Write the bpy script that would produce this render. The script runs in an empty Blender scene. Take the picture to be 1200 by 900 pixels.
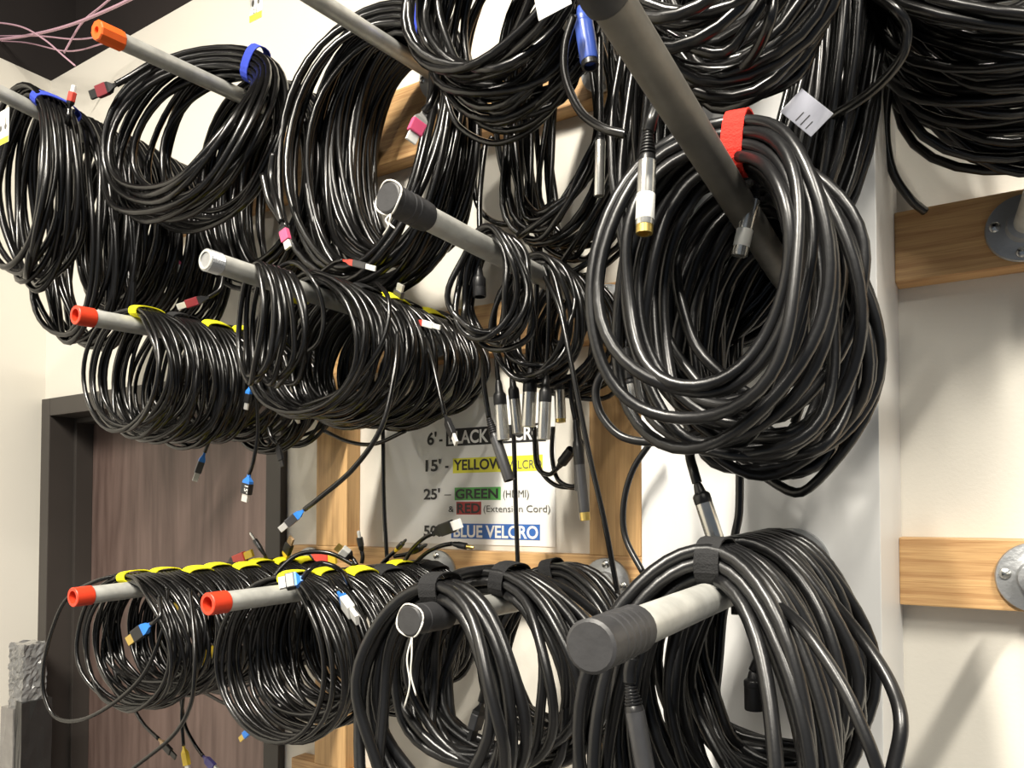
import bpy, bmesh, math, random
from mathutils import Vector, Matrix, Quaternion
sc = bpy.context.scene
COL = sc.collection
# ------------------------------------------------------------------ camera
CZ = 1.76                      # eye height
F_PX, HX, HY = 900.0, 600.0, 598.0
TH = math.atan(570.0 / 900.0)
cT, sT = math.cos(TH), math.sin(TH)
cam_d = bpy.data.cameras.new('camera')
cam_d.sensor_width = 36.0
cam_d.lens = 36.0 * F_PX / 1200.0
PITCH = math.radians(1.7)
CY = HY - F_PX * math.tan(PITCH)
cp_, sp_ = math.cos(PITCH), math.sin(PITCH)
cam_d.shift_y = (CY - 450.0) / 1200.0
cam_d.clip_start = 0.02
cam = bpy.data.objects.new('camera', cam_d)
cam.location = (0, 0, CZ)
cam.rotation_euler = (math.pi / 2 + PITCH, 0, TH)
COL.objects.link(cam)
sc.camera = cam
# ------------------------------------------------------------------ view, world, lamps
vs = sc.view_settings
vs.view_transform = 'Standard'; vs.look = 'None'; vs.gamma = 1.0
vs.use_curve_mapping = False
vs.exposure = 0.55
w = bpy.data.worlds.new('world'); sc.world = w
w.use_nodes = True
w.node_tree.nodes['Background'].inputs[0].default_value = (0.72, 0.84, 1.0, 1)
w.node_tree.nodes['Background'].inputs[1].default_value = 0.12

def area(name, loc, sx, sy, power, col):
    d = bpy.data.lights.new(name, 'AREA')
    d.shape = 'RECTANGLE'; d.size = sx; d.size_y = sy
    d.energy = power; d.color = col
    o = bpy.data.objects.new(name, d)
    o.location = loc
    COL.objects.link(o)
    return o
WARM = (1.0, 0.935, 0.82)
area('ceiling_tube_light', (-0.45, -1.25, 3.95), 0.14, 1.2, 185, WARM)
area('ceiling_tube_light', (-2.0, -2.4, 3.95), 0.14, 1.2, 24, WARM)
area('ceiling_tube_light', (1.3, -1.0, 3.95), 0.14, 1.2, 112, WARM)
area('ceiling_tube_light', (0.3, -2.6, 3.95), 0.14, 1.2, 48, WARM)

# ------------------------------------------------------------------ helpers
def P(px, py, Y):
    """a point of the place at depth Y from the eye that was sighted at this pixel"""
    t = (px - HX) / F_PX; u = (CY - py) / F_PX
    fw = cp_ - u * sp_; up = sp_ + u * cp_          # level forward and up components of the sight line
    k = Y / (t * sT + fw * cT)
    return Vector((k * (t * cT - fw * sT), Y, CZ + k * up))

def mat(name, col, rough=0.5, metal=0.0, noise=0.0, nscale=40, bump=0.0, bscale=200, spec=0.5, coat=0.0):
    m = bpy.data.materials.new(name); m.use_nodes = True
    nt = m.node_tree; b = nt.nodes['Principled BSDF']
    b.inputs['Base Color'].default_value = (*col, 1)
    b.inputs['Roughness'].default_value = rough
    b.inputs['Metallic'].default_value = metal
    b.inputs['Specular IOR Level'].default_value = spec
    b.inputs['Coat Weight'].default_value = coat
    tc = nt.nodes.new('ShaderNodeTexCoord')
    if noise > 0:
        n = nt.nodes.new('ShaderNodeTexNoise'); n.inputs['Scale'].default_value = nscale
        n.inputs['Detail'].default_value = 5
        nt.links.new(tc.outputs['Object'], n.inputs['Vector'])
        mx = nt.nodes.new('ShaderNodeMix'); mx.data_type = 'RGBA'
        mx.inputs[6].default_value = (*[c * (1 - noise) for c in col], 1)
        mx.inputs[7].default_value = (*[min(1, c * (1 + noise)) for c in col], 1)
        nt.links.new(n.outputs['Fac'], mx.inputs[0])
        nt.links.new(mx.outputs[2], b.inputs['Base Color'])
    if bump > 0:
        n2 = nt.nodes.new('ShaderNodeTexNoise'); n2.inputs['Scale'].default_value = bscale
        n2.inputs['Detail'].default_value = 3
        nt.links.new(tc.outputs['Object'], n2.inputs['Vector'])
        bp = nt.nodes.new('ShaderNodeBump'); bp.inputs['Strength'].default_value = bump
        bp.inputs['Distance'].default_value = 0.002
        nt.links.new(n2.outputs['Fac'], bp.inputs['Height'])
        nt.links.new(bp.outputs['Normal'], b.inputs['Normal'])
    return m

def wood(name, c1, c2, stretch, scale=1.0, rough=0.55, rings=9.0):
    m = bpy.data.materials.new(name); m.use_nodes = True
    nt = m.node_tree; b = nt.nodes['Principled BSDF']
    tc = nt.nodes.new('ShaderNodeTexCoord')
    mp = nt.nodes.new('ShaderNodeMapping'); mp.inputs['Scale'].default_value = stretch
    nt.links.new(tc.outputs['Object'], mp.inputs['Vector'])
    n = nt.nodes.new('ShaderNodeTexNoise'); n.inputs['Scale'].default_value = scale
    n.inputs['Detail'].default_value = 4; n.inputs['Distortion'].default_value = 0.4
    nt.links.new(mp.outputs[0], n.inputs['Vector'])
    mu = nt.nodes.new('ShaderNodeMath'); mu.operation = 'MULTIPLY'; mu.inputs[1].default_value = rings
    nt.links.new(n.outputs['Fac'], mu.inputs[0])
    fr = nt.nodes.new('ShaderNodeMath'); fr.operation = 'PINGPONG'; fr.inputs[1].default_value = 0.5
    nt.links.new(mu.outputs[0], fr.inputs[0])
    f = nt.nodes.new('ShaderNodeTexNoise'); f.inputs['Scale'].default_value = scale * 12
    f.inputs['Detail'].default_value = 3
    nt.links.new(mp.outputs[0], f.inputs['Vector'])
    ad = nt.nodes.new('ShaderNodeMath'); ad.operation = 'MULTIPLY_ADD'
    nt.links.new(fr.outputs[0], ad.inputs[0]); ad.inputs[1].default_value = 1.1
    sb = nt.nodes.new('ShaderNodeMath'); sb.operation = 'MULTIPLY_ADD'
    nt.links.new(f.outputs['Fac'], sb.inputs[0]); sb.inputs[1].default_value = 0.9; sb.inputs[2].default_value = -0.22
    nt.links.new(sb.outputs[0], ad.inputs[2])
    r = nt.nodes.new('ShaderNodeValToRGB')
    r.color_ramp.elements[0].color = (*c1, 1); r.color_ramp.elements[1].color = (*c2, 1)
    nt.links.new(ad.outputs[0], r.inputs[0])
    nt.links.new(r.outputs[0], b.inputs['Base Color'])
    b.inputs['Roughness'].default_value = rough
    bp = nt.nodes.new('ShaderNodeBump'); bp.inputs['Strength'].default_value = 0.15; bp.inputs['Distance'].default_value = 0.002
    nt.links.new(ad.outputs[0], bp.inputs['Height']); nt.links.new(bp.outputs['Normal'], b.inputs['Normal'])
    return m

M = {}
M['wall'] = mat('wall_paint', (0.70, 0.67, 0.60), 0.6, noise=0.03, nscale=3, bump=0.10, bscale=250)
M['pier'] = mat('pier_paint', (0.71, 0.71, 0.70), 0.42, noise=0.03, nscale=4, bump=0.05, bscale=120)
M['floor'] = mat('floor_concrete', (0.10, 0.095, 0.09), 0.5, noise=0.15, nscale=6)
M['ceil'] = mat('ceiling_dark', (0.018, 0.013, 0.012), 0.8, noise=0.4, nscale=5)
M['door'] = wood('door_veneer', (0.075, 0.048, 0.041), (0.150, 0.104, 0.090), (5.0, 1.0, 0.45), 1.2, 0.42, 7.0)
M['frame'] = mat('door_frame_paint', (0.042, 0.036, 0.032), 0.45, noise=0.1, nscale=8)
M['pineX'] = wood('pine_along', (0.36, 0.18, 0.068), (0.66, 0.42, 0.19), (1.2, 20.0, 34.0), 1.6, 0.5, 5.0)
M['pineZ'] = wood('pine_upright', (0.44, 0.25, 0.10), (0.66, 0.42, 0.19), (30.0, 20.0, 0.9), 1.6, 0.5, 5.0)
M['galv'] = mat('galvanised', (0.50, 0.50, 0.47), 0.42, 0.35, noise=0.38, nscale=45, bump=0.12, bscale=120)
M['galvflange'] = mat('galvanised_cast', (0.42, 0.43, 0.44), 0.45, 0.8, noise=0.15, nscale=50, bump=0.3, bscale=160)
M['shadedpipe'] = mat('galvanised_shaded', (0.17, 0.16, 0.14), 0.5, 0.4, noise=0.4, nscale=45, bump=0.1, bscale=120)  # galvanised pipe under the coils, its shade put into a darker colour
M['bore'] = mat('pipe_bore', (0.05, 0.045, 0.04), 0.8)
M['screw'] = mat('screw_zinc', (0.6, 0.6, 0.58), 0.25, 1.0)
M['redcap'] = mat('red_plastic', (0.62, 0.045, 0.015), 0.45, noise=0.1, nscale=90)
M['orangecap'] = mat('orange_plastic', (0.85, 0.13, 0.02), 0.4, noise=0.1, nscale=90)
M['tape'] = mat('black_tape', (0.030, 0.030, 0.032), 0.5, noise=0.35, nscale=70, bump=0.3, bscale=80)
M['wire'] = mat('white_wire', (0.65, 0.63, 0.58), 0.5)
M['cab'] = mat('cable_black', (0.0045, 0.0043, 0.0043), 0.25, noise=0.3, nscale=30, spec=0.55)
M['cab2'] = mat('cable_rubber', (0.0065, 0.0065, 0.007), 0.32, noise=0.3, nscale=40, spec=0.5, bump=0.05, bscale=300)
M['blk'] = mat('black_plastic', (0.012, 0.012, 0.013), 0.38)
M['dgrey'] = mat('gunmetal', (0.10, 0.10, 0.105), 0.35, 0.7, noise=0.15, nscale=80)
M['silver'] = mat('nickel_shell', (0.70, 0.69, 0.65), 0.24, 0.85, noise=0.12, nscale=90)
M['steel'] = mat('plug_steel', (0.72, 0.71, 0.68), 0.35, 0.6)
M['gold'] = mat('gold_tip', (0.70, 0.52, 0.16), 0.32, 0.9)
M['whitep'] = mat('white_plastic', (0.75, 0.75, 0.72), 0.45)
M['blue'] = mat('blue_heatshrink', (0.03, 0.19, 0.62), 0.45)
M['dblue'] = mat('blue_connector', (0.05, 0.10, 0.42), 0.3)
M['yel'] = mat('yellow_heatshrink', (0.78, 0.55, 0.04), 0.5)
M['redp'] = mat('red_heatshrink', (0.62, 0.07, 0.05), 0.45)
M['dred'] = mat('dark_red_shell', (0.20, 0.02, 0.03), 0.35)
M['pink'] = mat('pink_label', (0.72, 0.10, 0.22), 0.45)
M['tan'] = mat('tan_heatshrink', (0.45, 0.30, 0.16), 0.5)
M['purp'] = mat('purple_shell', (0.07, 0.06, 0.22), 0.4)
def velcro(n, c): return mat(n, c, 0.9, noise=0.25, nscale=300, bump=0.6, bscale=600, spec=0.2)
M['v_yel'] = velcro('velcro_yellow', (0.80, 0.74, 0.02))
M['v_blue'] = velcro('velcro_blue', (0.045, 0.075, 0.50))
M['v_red'] = velcro('velcro_red', (0.62, 0.035, 0.025))
M['v_blk'] = velcro('velcro_black', (0.022, 0.022, 0.023))
M['paper'] = mat('paper_white', (0.86, 0.86, 0.84), 0.35)
M['ink'] = mat('ink_black', (0.012, 0.012, 0.013), 0.5)
M['inkgrey'] = mat('ink_grey', (0.10, 0.10, 0.09), 0.5)
M['hl_y'] = mat('highlight_yellow', (0.83, 0.80, 0.05), 0.5)
M['hl_g'] = mat('highlight_green', (0.09, 0.42, 0.08), 0.5)
M['hl_r'] = mat('highlight_red', (0.45, 0.03, 0.03), 0.5)
M['hl_b'] = mat('highlight_blue', (0.03, 0.13, 0.45), 0.5)
M['pinkwire'] = mat('pink_wire_sheath', (0.55, 0.34, 0.42), 0.5)
M['card'] = mat('tag_card', (0.80, 0.80, 0.76), 0.4)
M['cardgrey'] = mat('tag_plastic_film', (0.42, 0.43, 0.50), 0.2, coat=0.6, noise=0.1, nscale=60)

def mesh_obj(name, verts, faces, m, parent=None, loc=(0, 0, 0), smooth=True):
    me = bpy.data.meshes.new(name)
    me.from_pydata([tuple(v) for v in verts], [], faces)
    me.materials.append(m)
    if smooth:
        me.polygons.foreach_set('use_smooth', [True] * len(me.polygons))
    me.update()
    o = bpy.data.objects.new(name, me)
    COL.objects.link(o)
    o.location = loc
    if parent is not None: o.parent = parent
    return o

def bm_obj(name, bm, m, parent=None, loc=(0, 0, 0), smooth=False, sharp=None):
    me = bpy.data.meshes.new(name)
    bmesh.ops.recalc_face_normals(bm, faces=bm.faces)
    bm.to_mesh(me); bm.free()
    me.materials.append(m)
    if smooth: me.polygons.foreach_set('use_smooth', [True] * len(me.polygons))
    if sharp is not None: me.set_sharp_from_angle(angle=sharp)
    o = bpy.data.objects.new(name, me); COL.objects.link(o)
    o.location = loc
    if parent is not None: o.parent = parent
    return o

def box(bm, c, s, bev=0.0):
    r = bmesh.ops.create_cube(bm, size=1.0, matrix=Matrix.Translation(c) @ Matrix.Diagonal((*s, 1)))
    if bev > 0:
        es = set()
        for v in r['verts']:
            for e in v.link_edges: es.add(e)
        bmesh.ops.bevel(bm, geom=list(es), offset=bev, segments=2, affect='EDGES', profile=0.6)

def box2(name, lo, hi, m, parent=None, bev=0.0, origin=None):
    """box between two corners, object origin at its middle"""
    lo = Vector(lo); hi = Vector(hi); c = (lo + hi) / 2
    bm = bmesh.new(); box(bm, (0, 0, 0), hi - lo, bev)
    return bm_obj(name, bm, m, parent, c)

def thing(name, label, cat, loc=(0, 0, 0), group=None):
    o = bpy.data.objects.new(name, None); COL.objects.link(o)
    o.location = loc; o.empty_display_size = 0.05
    return tag(o, label, cat, group)

def tag(o, label, cat, group=None):
    o['label'] = label; o['category'] = cat
    if group: o['group'] = group
    return o

def struct(o, label=None):
    o['kind'] = 'structure'
    if label: o['label'] = label; 
    return o

def tube_data(pts, r, sides=8, off=0, cap=True, rad=None):
    """parallel-transport sweep of a circle along pts"""
    n = len(pts)
    V = []; Fc = []
    T = []
    for i in range(n):
        a = pts[max(0, i - 1)]; b = pts[min(n - 1, i + 1)]
        d = b - a
        T.append(d.normalized() if d.length > 1e-9 else (T[-1] if T else Vector((0, 0, 1))))
    u = T[0].orthogonal().normalized()
    cs = [(math.cos(2 * math.pi * k / sides), math.sin(2 * math.pi * k / sides)) for k in range(sides)]
    for i in range(n):
        t = T[i]
        u = (u - t * u.dot(t))
        if u.length < 1e-6: u = t.orthogonal()
        u.normalize()
        v = t.cross(u)
        rr = rad[i] if rad else r
        p = pts[i]
        for c, s in cs:
            V.append(p + u * (c * rr) + v * (s * rr))
    for i in range(n - 1):
        b0 = off + i * sides; b1 = b0 + sides
        for k in range(sides):
            k2 = (k + 1) % sides
            Fc.append((b0 + k, b0 + k2, b1 + k2, b1 + k))
    if cap:
        Fc.append(tuple(off + k for k in reversed(range(sides))))
        Fc.append(tuple(off + (n - 1) * sides + k for k in range(sides)))
    return V, Fc

def catmull(pts, per=10):
    pts = [Vector(p) for p in pts]
    if len(pts) == 2:
        return [pts[0].lerp(pts[1], i / per) for i in range(per + 1)]
    q = [pts[0] * 2 - pts[1]] + pts + [pts[-1] * 2 - pts[-2]]
    out = []
    for i in range(1, len(q) - 2):
        p0, p1, p2, p3 = q[i - 1], q[i], q[i + 1], q[i + 2]
        for k in range(per):
            t = k / per
            out.append(0.5 * ((2 * p1) + (p2 - p0) * t + (2 * p0 - 5 * p1 + 4 * p2 - p3) * t * t + (3 * p1 - p0 - 3 * p2 + p3) * t ** 3))
    out.append(pts[-1])
    return out

def lathe(prof, sides=20):
    """prof: list of (r, z) turned about the z axis"""
    V = []; Fc = []
    for r, z in prof:
        for k in range(sides):
            a = 2 * math.pi * k / sides
            V.append(Vector((r * math.cos(a), r * math.sin(a), z)))
    for i in range(len(prof) - 1):
        for k in range(sides):
            k2 = (k + 1) % sides
            Fc.append((i * sides + k, i * sides + k2, (i + 1) * sides + k2, (i + 1) * sides + k))
    if prof[0][0] > 1e-6: Fc.append(tuple(reversed(range(sides))))
    if prof[-1][0] > 1e-6: Fc.append(tuple((len(prof) - 1) * sides + k for k in range(sides)))
    return V, Fc

def lathe_obj(name, prof, m, parent, sides=20, sharp=0.6):
    V, Fc = lathe(prof, sides)
    o = mesh_obj(name, V, Fc, m, parent)
    o.data.set_sharp_from_angle(angle=sharp)
    return o

# ------------------------------------------------------------------ the room
WY, BY, PY = 1.15, 1.112, 0.925       # back wall, board faces, pier face
WX0, WX1 = -2.33, 1.9                 # side walls
TOP = CZ + 1.26
DX0, DX1, DZ = -2.272, -1.352, CZ + 0.272   # door opening
def wall_back():
    bm = bmesh.new()
    def bx(x0, x1, z0, z1): box(bm, ((x0 + x1) / 2, WY + 0.06, (z0 + z1) / 2), (x1 - x0, 0.12, z1 - z0))
    bx(WX0 - 0.1, DX0, 0, TOP); bx(DX1, WX1 + 0.1, 0, TOP); bx(DX0, DX1, DZ, TOP)
    return bm_obj('wall_back', bm, M['wall'])
struct(wall_back(), 'cream painted back wall behind the hanging cables')
struct(box2('wall_left', (WX0 - 0.1, -3.2, 0), (WX0, WY, TOP), M['wall']), 'cream side wall left of the door')
struct(box2('floor', (WX0 - 0.1, -3.2, -0.1), (WX1 + 0.1, WY + 0.5, 0), M['floor']), 'grey concrete floor')
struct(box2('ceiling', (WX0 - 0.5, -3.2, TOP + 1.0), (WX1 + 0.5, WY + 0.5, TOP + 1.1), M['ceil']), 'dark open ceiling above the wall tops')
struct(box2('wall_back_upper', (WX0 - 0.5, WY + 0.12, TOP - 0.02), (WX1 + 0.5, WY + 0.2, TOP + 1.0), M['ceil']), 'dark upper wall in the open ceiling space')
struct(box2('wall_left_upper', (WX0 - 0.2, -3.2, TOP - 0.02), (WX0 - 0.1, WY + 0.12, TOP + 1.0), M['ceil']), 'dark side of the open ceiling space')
PX0, PX1 = -0.385, -0.110
struct(box2('wall_pier', (PX0, PY, 0), (PX1, WY, TOP), M['pier'], bev=0.003), 'pale grey boxed pier between the two board bays')
struct(box2('trim_1', (PX0, PY - 0.008, 0), (PX1 + 0.0015, PY - 0.0005, TOP), M['pier'], bev=0.001), 'pale flat panel facing the front of the pier')
PY -= 0.008
# door: leaf, frame pieces
leaf = struct(box2('door_1', (DX0, 1.25, 0.005), (DX1, 1.295, DZ), M['door']), 'dark brown wood grain door in a black frame')
def dpart(name, lo, hi, m):
    o = box2(name, lo, hi, m, bev=0.002)
    o.location = Vector(o.location) - Vector(leaf.location); o.parent = leaf
    return o
FZ = DZ + 0.046
dpart('door_jamb', (DX0 - 0.042, 1.132, 0), (DX0 + 0.004, 1.27, FZ), M['frame'])
dpart('door_jamb', (DX1 - 0.004, 1.132, 0), (DX1 + 0.044, 1.27, FZ), M['frame'])
dpart('door_head', (DX0 + 0.004, 1.132, DZ - 0.004), (DX1 - 0.004, 1.27, FZ), M['frame'])
dpart('door_stop', (DX0 + 0.004, 1.20, 0), (DX0 + 0.018, 1.25, DZ - 0.004), M['frame'])
dpart('door_stop', (DX1 - 0.018, 1.20, 0), (DX1 - 0.004, 1.25, DZ - 0.004), M['frame'])
dpart('door_stop', (DX0 + 0.018, 1.20, DZ - 0.018), (DX1 - 0.018, 1.25, DZ - 0.004), M['frame'])

# ------------------------------------------------------------------ mounting boards
def board(name, label, x0, x1, z0, z1, m, group=None):
    o = box2(name, (x0, BY, CZ + z0), (x1, WY, CZ + z1), M[m], bev=0.002)
    return tag(o, label, 'board', group)
board('mounting_board', 'wooden board of the upper right bay with one round flange, above the other', PX1, 1.2, 0.298, 0.391, 'pineX')
board('mounting_board', 'wooden board of the lower right bay with one round flange, below the other', PX1, 1.2, -0.122, -0.035, 'pineX')
board('mounting_board', 'horizontal pine board under the velcro sign, behind the lowest pipes', -1.25, PX0, -0.161, -0.072, 'pineX')
board('mounting_board', 'horizontal pine board above the velcro sign, behind the middle pipes', -1.25, PX0, 0.275, 0.364, 'pineX')
board('mounting_board', 'horizontal pine board high on the wall behind the topmost pipes', -1.75, PX0, 0.672, 0.811, 'pineX')
board('mounting_board', 'pine board end near the bottom edge, below all the cables', -1.245, PX0, -0.60, -0.511, 'pineX')
board('upright_board', 'upright pine board between the door and the velcro sign', -1.178, -1.092, -0.072, 0.275, 'pineZ')
board('upright_board', 'upright pine board between the velcro sign and the grey pier', -0.557, -0.468, -0.072, 0.275, 'pineZ')
board('upright_board', 'short upright pine board under the lowest pipes, left of the sign', -1.178, -1.092, -0.511, -0.161, 'pineZ')
board('upright_board', 'short upright pine board under the lowest pipes, beside the pier', -0.557, -0.468, -0.511, -0.161, 'pineZ')

# ------------------------------------------------------------------ pipes
def rot_to(d):
    return Vector((0, 0, 1)).rotation_difference(Vector(d).normalized())

PIPES = {}
def pipe(key, label, tip, base, r=0.0137, end='open', wire=None, pm='galv'):
    """galvanised pipe screwed into a round flange; the axis runs from base to tip"""
    tip = Vector(tip); base = Vector(base)
    L = (tip - base).length
    root = thing('pipe_hanger', label, 'pipe', base, 'pipe hangers on the boards')
    root.rotation_mode = 'QUATERNION'; root.rotation_quaternion = rot_to(tip - base)
    PIPES[key] = (base, tip, r)
    e = L - (0.018 if end in ('red', 'orange') else 0.0)
    bi = r - 0.0035
    lathe_obj('pipe', [(r, 0.004), (r, e - 0.001), (r - 0.001, e), (bi, e), (bi, e - 0.05), (0.0, e - 0.05)], M[pm], root, 24)
    fl = lathe_obj('flange', [(0.041, 0.0), (0.042, 0.002), (0.041, 0.0055), (0.030, 0.0065), (0.021, 0.009), (0.0195, 0.020), (r + 0.001, 0.021)], M['galvflange'], root, 32)
    for k in range(4):
        a = math.pi / 4 + k * math.pi / 2 + 0.75
        s = lathe_obj('screw', [(0.0068, 0.0), (0.0064, 0.0022), (0.0040, 0.0038), (0.0, 0.0040)], M['screw'], fl, 12)
        s.location = (0.0315 * math.cos(a), 0.0315 * math.sin(a), 0.006)
    if end == 'red':
        o = lathe_obj('thread_protector', [(r + 0.0006, L - 0.028), (r + 0.0014, L - 0.027), (r + 0.0013, L - 0.001), (r + 0.0005, L), (r - 0.004, L), (r - 0.004, L - 0.03), (0, L - 0.03)], M['redcap'], root, 20)
    elif end == 'orange':
        o = lathe_obj('thread_protector', [(r + 0.0012, L - 0.042), (r + 0.0026, L - 0.040), (r + 0.0024, L - 0.002), (r + 0.001, L), (r - 0.008, L), (r - 0.008, L - 0.03), (0, L - 0.03)], M['orangecap'], root, 10, 0.3)
    elif end == 'thread':
        pr = []
        for i in range(9):
            pr += [(r + 0.0002, L - 0.022 + i * 0.0024), (r + 0.0011, L - 0.0208 + i * 0.0024)]
        o = lathe_obj('threaded_end', pr, M['galvflange'], root, 20, 0.2)
    elif end == 'tape':
        pr = [(r + 0.0008, L - 0.062)]
        rr = random.Random(key)
        for i in range(7):
            z = L - 0.060 + i * 0.0088
            pr += [(r + 0.0022 + rr.random() * 0.0006, z), (r + 0.0025 + rr.random() * 0.0006, z + 0.0075)]
        pr += [(r + 0.0030, L + 0.0015), (r + 0.001, L + 0.0028), (0.0, L + 0.003)]
        o = lathe_obj('tape_wrap', pr, M['tape'], root, 24, 0.35)
        if wire:
            pts = []
            for k in range(25):
                a = 2 * math.pi * k / 24
                pts.append(Vector(((r + 0.0038) * math.cos(a), (r + 0.0038) * math.sin(a), L + 0.001 - 0.002 * math.sin(3 * a))))
            V, Fc = tube_data(pts, 0.0011, 6)
            mesh_obj('tie_wire', V, Fc, M['wire'], root)
            qi = root.rotation_quaternion.inverted()
            for dz, sx in ((-wire, -0.01), (-wire * 0.8, 0.006)):
                p0 = qi @ Vector((0.002, 0, -(r + 0.004))) + Vector((0, 0, L))
                pts = catmull([p0, p0 + qi @ Vector((sx * 0.4, -0.003, dz * 0.3)), p0 + qi @ Vector((sx * 0.1, -0.002, dz * 0.65)), p0 + qi @ Vector((sx, 0.0, dz))], 5)
                V, Fc = tube_data(pts, 0.0010, 6)
                mesh_obj('tie_wire', V, Fc, M['wire'], root)
    return root

def Bp(x, z, y=BY): return Vector((x, y, CZ + z))
def two(a, b, ytip, ybase=BY):
    d = (b - a) / (b.y - a.y)
    return a + d * (ytip - a.y), a + d * (ybase - a.y)
pipe('A', 'middle row pipe with a red end in front of the door top', P(88, 369, .63), Bp(-1.19, .318), end='red')
pipe('B', 'middle row bare grey threaded pipe end, second from the left', P(240, 304, .62), Bp(-.863, .322), end='thread')
pipe('C', 'middle row pipe with black tape and wire at its end, above the sign', P(456, 232, .60), Bp(-.526, .320), end='tape', wire=0.02)
pipe('D', 'top left pipe with an orange end cap against the ceiling', *two(P(113, 35, .655), P(268, 106, .905), .655), end='orange')
pipe('E', 'top row pipe crossing the frame edge, right of the orange capped one', *two(P(375, 2, .82), P(462, 57, .99), .63), end='red')
pipe('F', 'top row pipe hidden by cables, left of the pier', Bp(-.526, .757, .60), Bp(-.526, .715), end='tape')
pipe('L', 'pipe entering at the left edge above the door', Bp(-1.52, .762, .62), Bp(-1.52, .715), end='red')
_a, _b = P(835, 190, .60), P(752, 58, .468)
_d = (_b - _a) / (_b.y - _a.y)
G_TIP, G_BASE = _a + _d * (.362 - .60), _a + _d * (PY - .60)
pipe('G', 'big dark taped pipe on the pier passing through the red strapped coil', G_TIP, G_BASE, end='tape', r=0.0134, pm='shadedpipe')
pipe('M', 'highest pipe on the pier, above the frame', Vector((-.20, .45, CZ + .76)), Bp(-.20, .74, PY), end='open')
pipe('N', 'highest pipe of the right bay, above the frame', Vector((.06, .55, CZ + .78)), Bp(.06, .73), end='open')
pipe('H', 'lowest row pipe with a red end in front of the door, leftmost', P(85, 700, .63), Bp(-1.19, -.117), end='red')
pipe('I', 'lowest row pipe with a red end, nearest the middle', P(243, 708, .63), Bp(-.863, -.114), end='red')
pipe('J', 'lowest row pipe with black tape and dangling white wire at its end', P(481, 727, .63), Bp(-.526, -.117), end='tape', wire=0.075)
pipe('K', 'large galvanised pipe with a taped end at the bottom, on the pier', P(694, 757, .405), Bp(-.20, -.062, PY), end='tape', r=0.0134)
pipe('O', 'right bay pipe and flange on the upper wooden board', Vector((.075, .62, CZ + .36)), Bp(.032, .342), end='open')
pipe('Q', 'right bay pipe and flange on the lower wooden board', Vector((.075, .62, CZ - .085)), Bp(.036, -.080), end='open')

def pipe_at(key, Y):
    b, t, r = PIPES[key]
    k = (b.y - Y) / (b.y - t.y)
    p = b.lerp(t, k)
    return p, r

# ------------------------------------------------------------------ connectors (built along +z: cable end at z=0, tip at z=L)
def place(o, p, d, roll=0.0):
    o.location = p
    o.rotation_mode = 'QUATERNION'
    q = rot_to(d)
    o.rotation_quaternion = q @ Quaternion((0, 0, 1), roll)

def con_hdmi(root, p, d, L, m_boot='blk', m_body='blk', m_plug='steel', wd=0.019, roll=0.0, text=None):
    th = wd * 0.52
    bm = bmesh.new(); box(bm, (0, 0, L * 0.52), (wd, th, L * 0.40), 0.0015)
    c = bm_obj('connector', bm, M[m_body], root)
    place(c, p, d, roll)
    # tapered boot
    V = []; n = 4
    for z, s in ((0.0, 0.30), (L * 0.10, 0.34), (L * 0.24, 0.86), (L * 0.345, 0.90)):
        V += [Vector((sx * wd * s / 2, sy * th * min(1, s * 1.05) / 2, z)) for sx, sy in ((-1, -1), (1, -1), (1, 1), (-1, 1))]
    Fc = [(3, 2, 1, 0)]
    for i in range(3):
        for k in range(4):
            k2 = (k + 1) % 4
            Fc.append((i * 4 + k, i * 4 + k2, i * 4 + 4 + k2, i * 4 + 4 + k))
    Fc.append((12, 13, 14, 15))
    mesh_obj('boot', V, Fc, M[m_boot], c, smooth=False)
    bm = bmesh.new(); box(bm, (0, 0, L * 0.86), (wd * 0.74, th * 0.5, L * 0.28), 0.0006)
    bm_obj('plug', bm, M[m_plug], c)
    if text:
        text_obj(text, c, 'print', M['whitep'], L * 0.26, Matrix(((-0.0, -1, 0, 0), (0, 0, -1, -th / 2 - 0.0004), (1, 0, 0, 0), (0, 0, 0, 1))), (-(L * 0.12), 0), L * 0.52)
    return c

def con_xlr(root, p, d, L, dia=0.019, m_shell='silver', m_boot='blk', m_tip=None, ribs=False, boot=0.42, band=None):
    r = dia / 2
    zb = L * boot
    pr = [(r, zb), (r * 1.0, L * 0.90 if m_tip else L - 0.001), (r * 0.96, L * 0.92 if m_tip else L)]
    if not m_tip: pr += [(r * 0.82, L), (r * 0.82, L - 0.012), (0, L - 0.012)]
    else: pr += [(0.0, L * 0.92)]
    c = lathe_obj('connector', pr, M[m_shell], root, 18)
    place(c, p, d)
    if ribs:
        bp = []
        for i in range(7):
            z = zb * (0.02 + i * 0.11)
            q = r * (0.45 + 0.05 * i)
            bp += [(q, z), (q * 1.22, z + zb * 0.02), (q * 1.22, z + zb * 0.06), (q, z + zb * 0.08)]
        bp += [(r * 0.92, zb * 0.84), (r * 0.97, zb)]
    else:
        bp = [(r * 0.40, 0), (r * 0.52, zb * 0.12), (r * 0.66, zb * 0.45), (r * 0.94, zb * 0.55), (r * 1.02, zb * 0.62), (r * 1.02, zb * 0.92), (r * 0.98, zb)]
    lathe_obj('boot', bp, M[m_boot], c, 16)
    if m_tip:
        lathe_obj('plug', [(r * 0.93, L * 0.90), (r * 0.93, L), (r * 0.7, L), (r * 0.7, L - 0.006), (0, L - 0.006)], M[m_tip], c, 16)
    if band:
        lathe_obj('label_band', [(r * 1.01, L * 0.62), (r * 1.03, L * 0.625), (r * 1.03, L * 0.86), (r * 1.01, L * 0.865)], M[band], c, 18)
    return c

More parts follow.
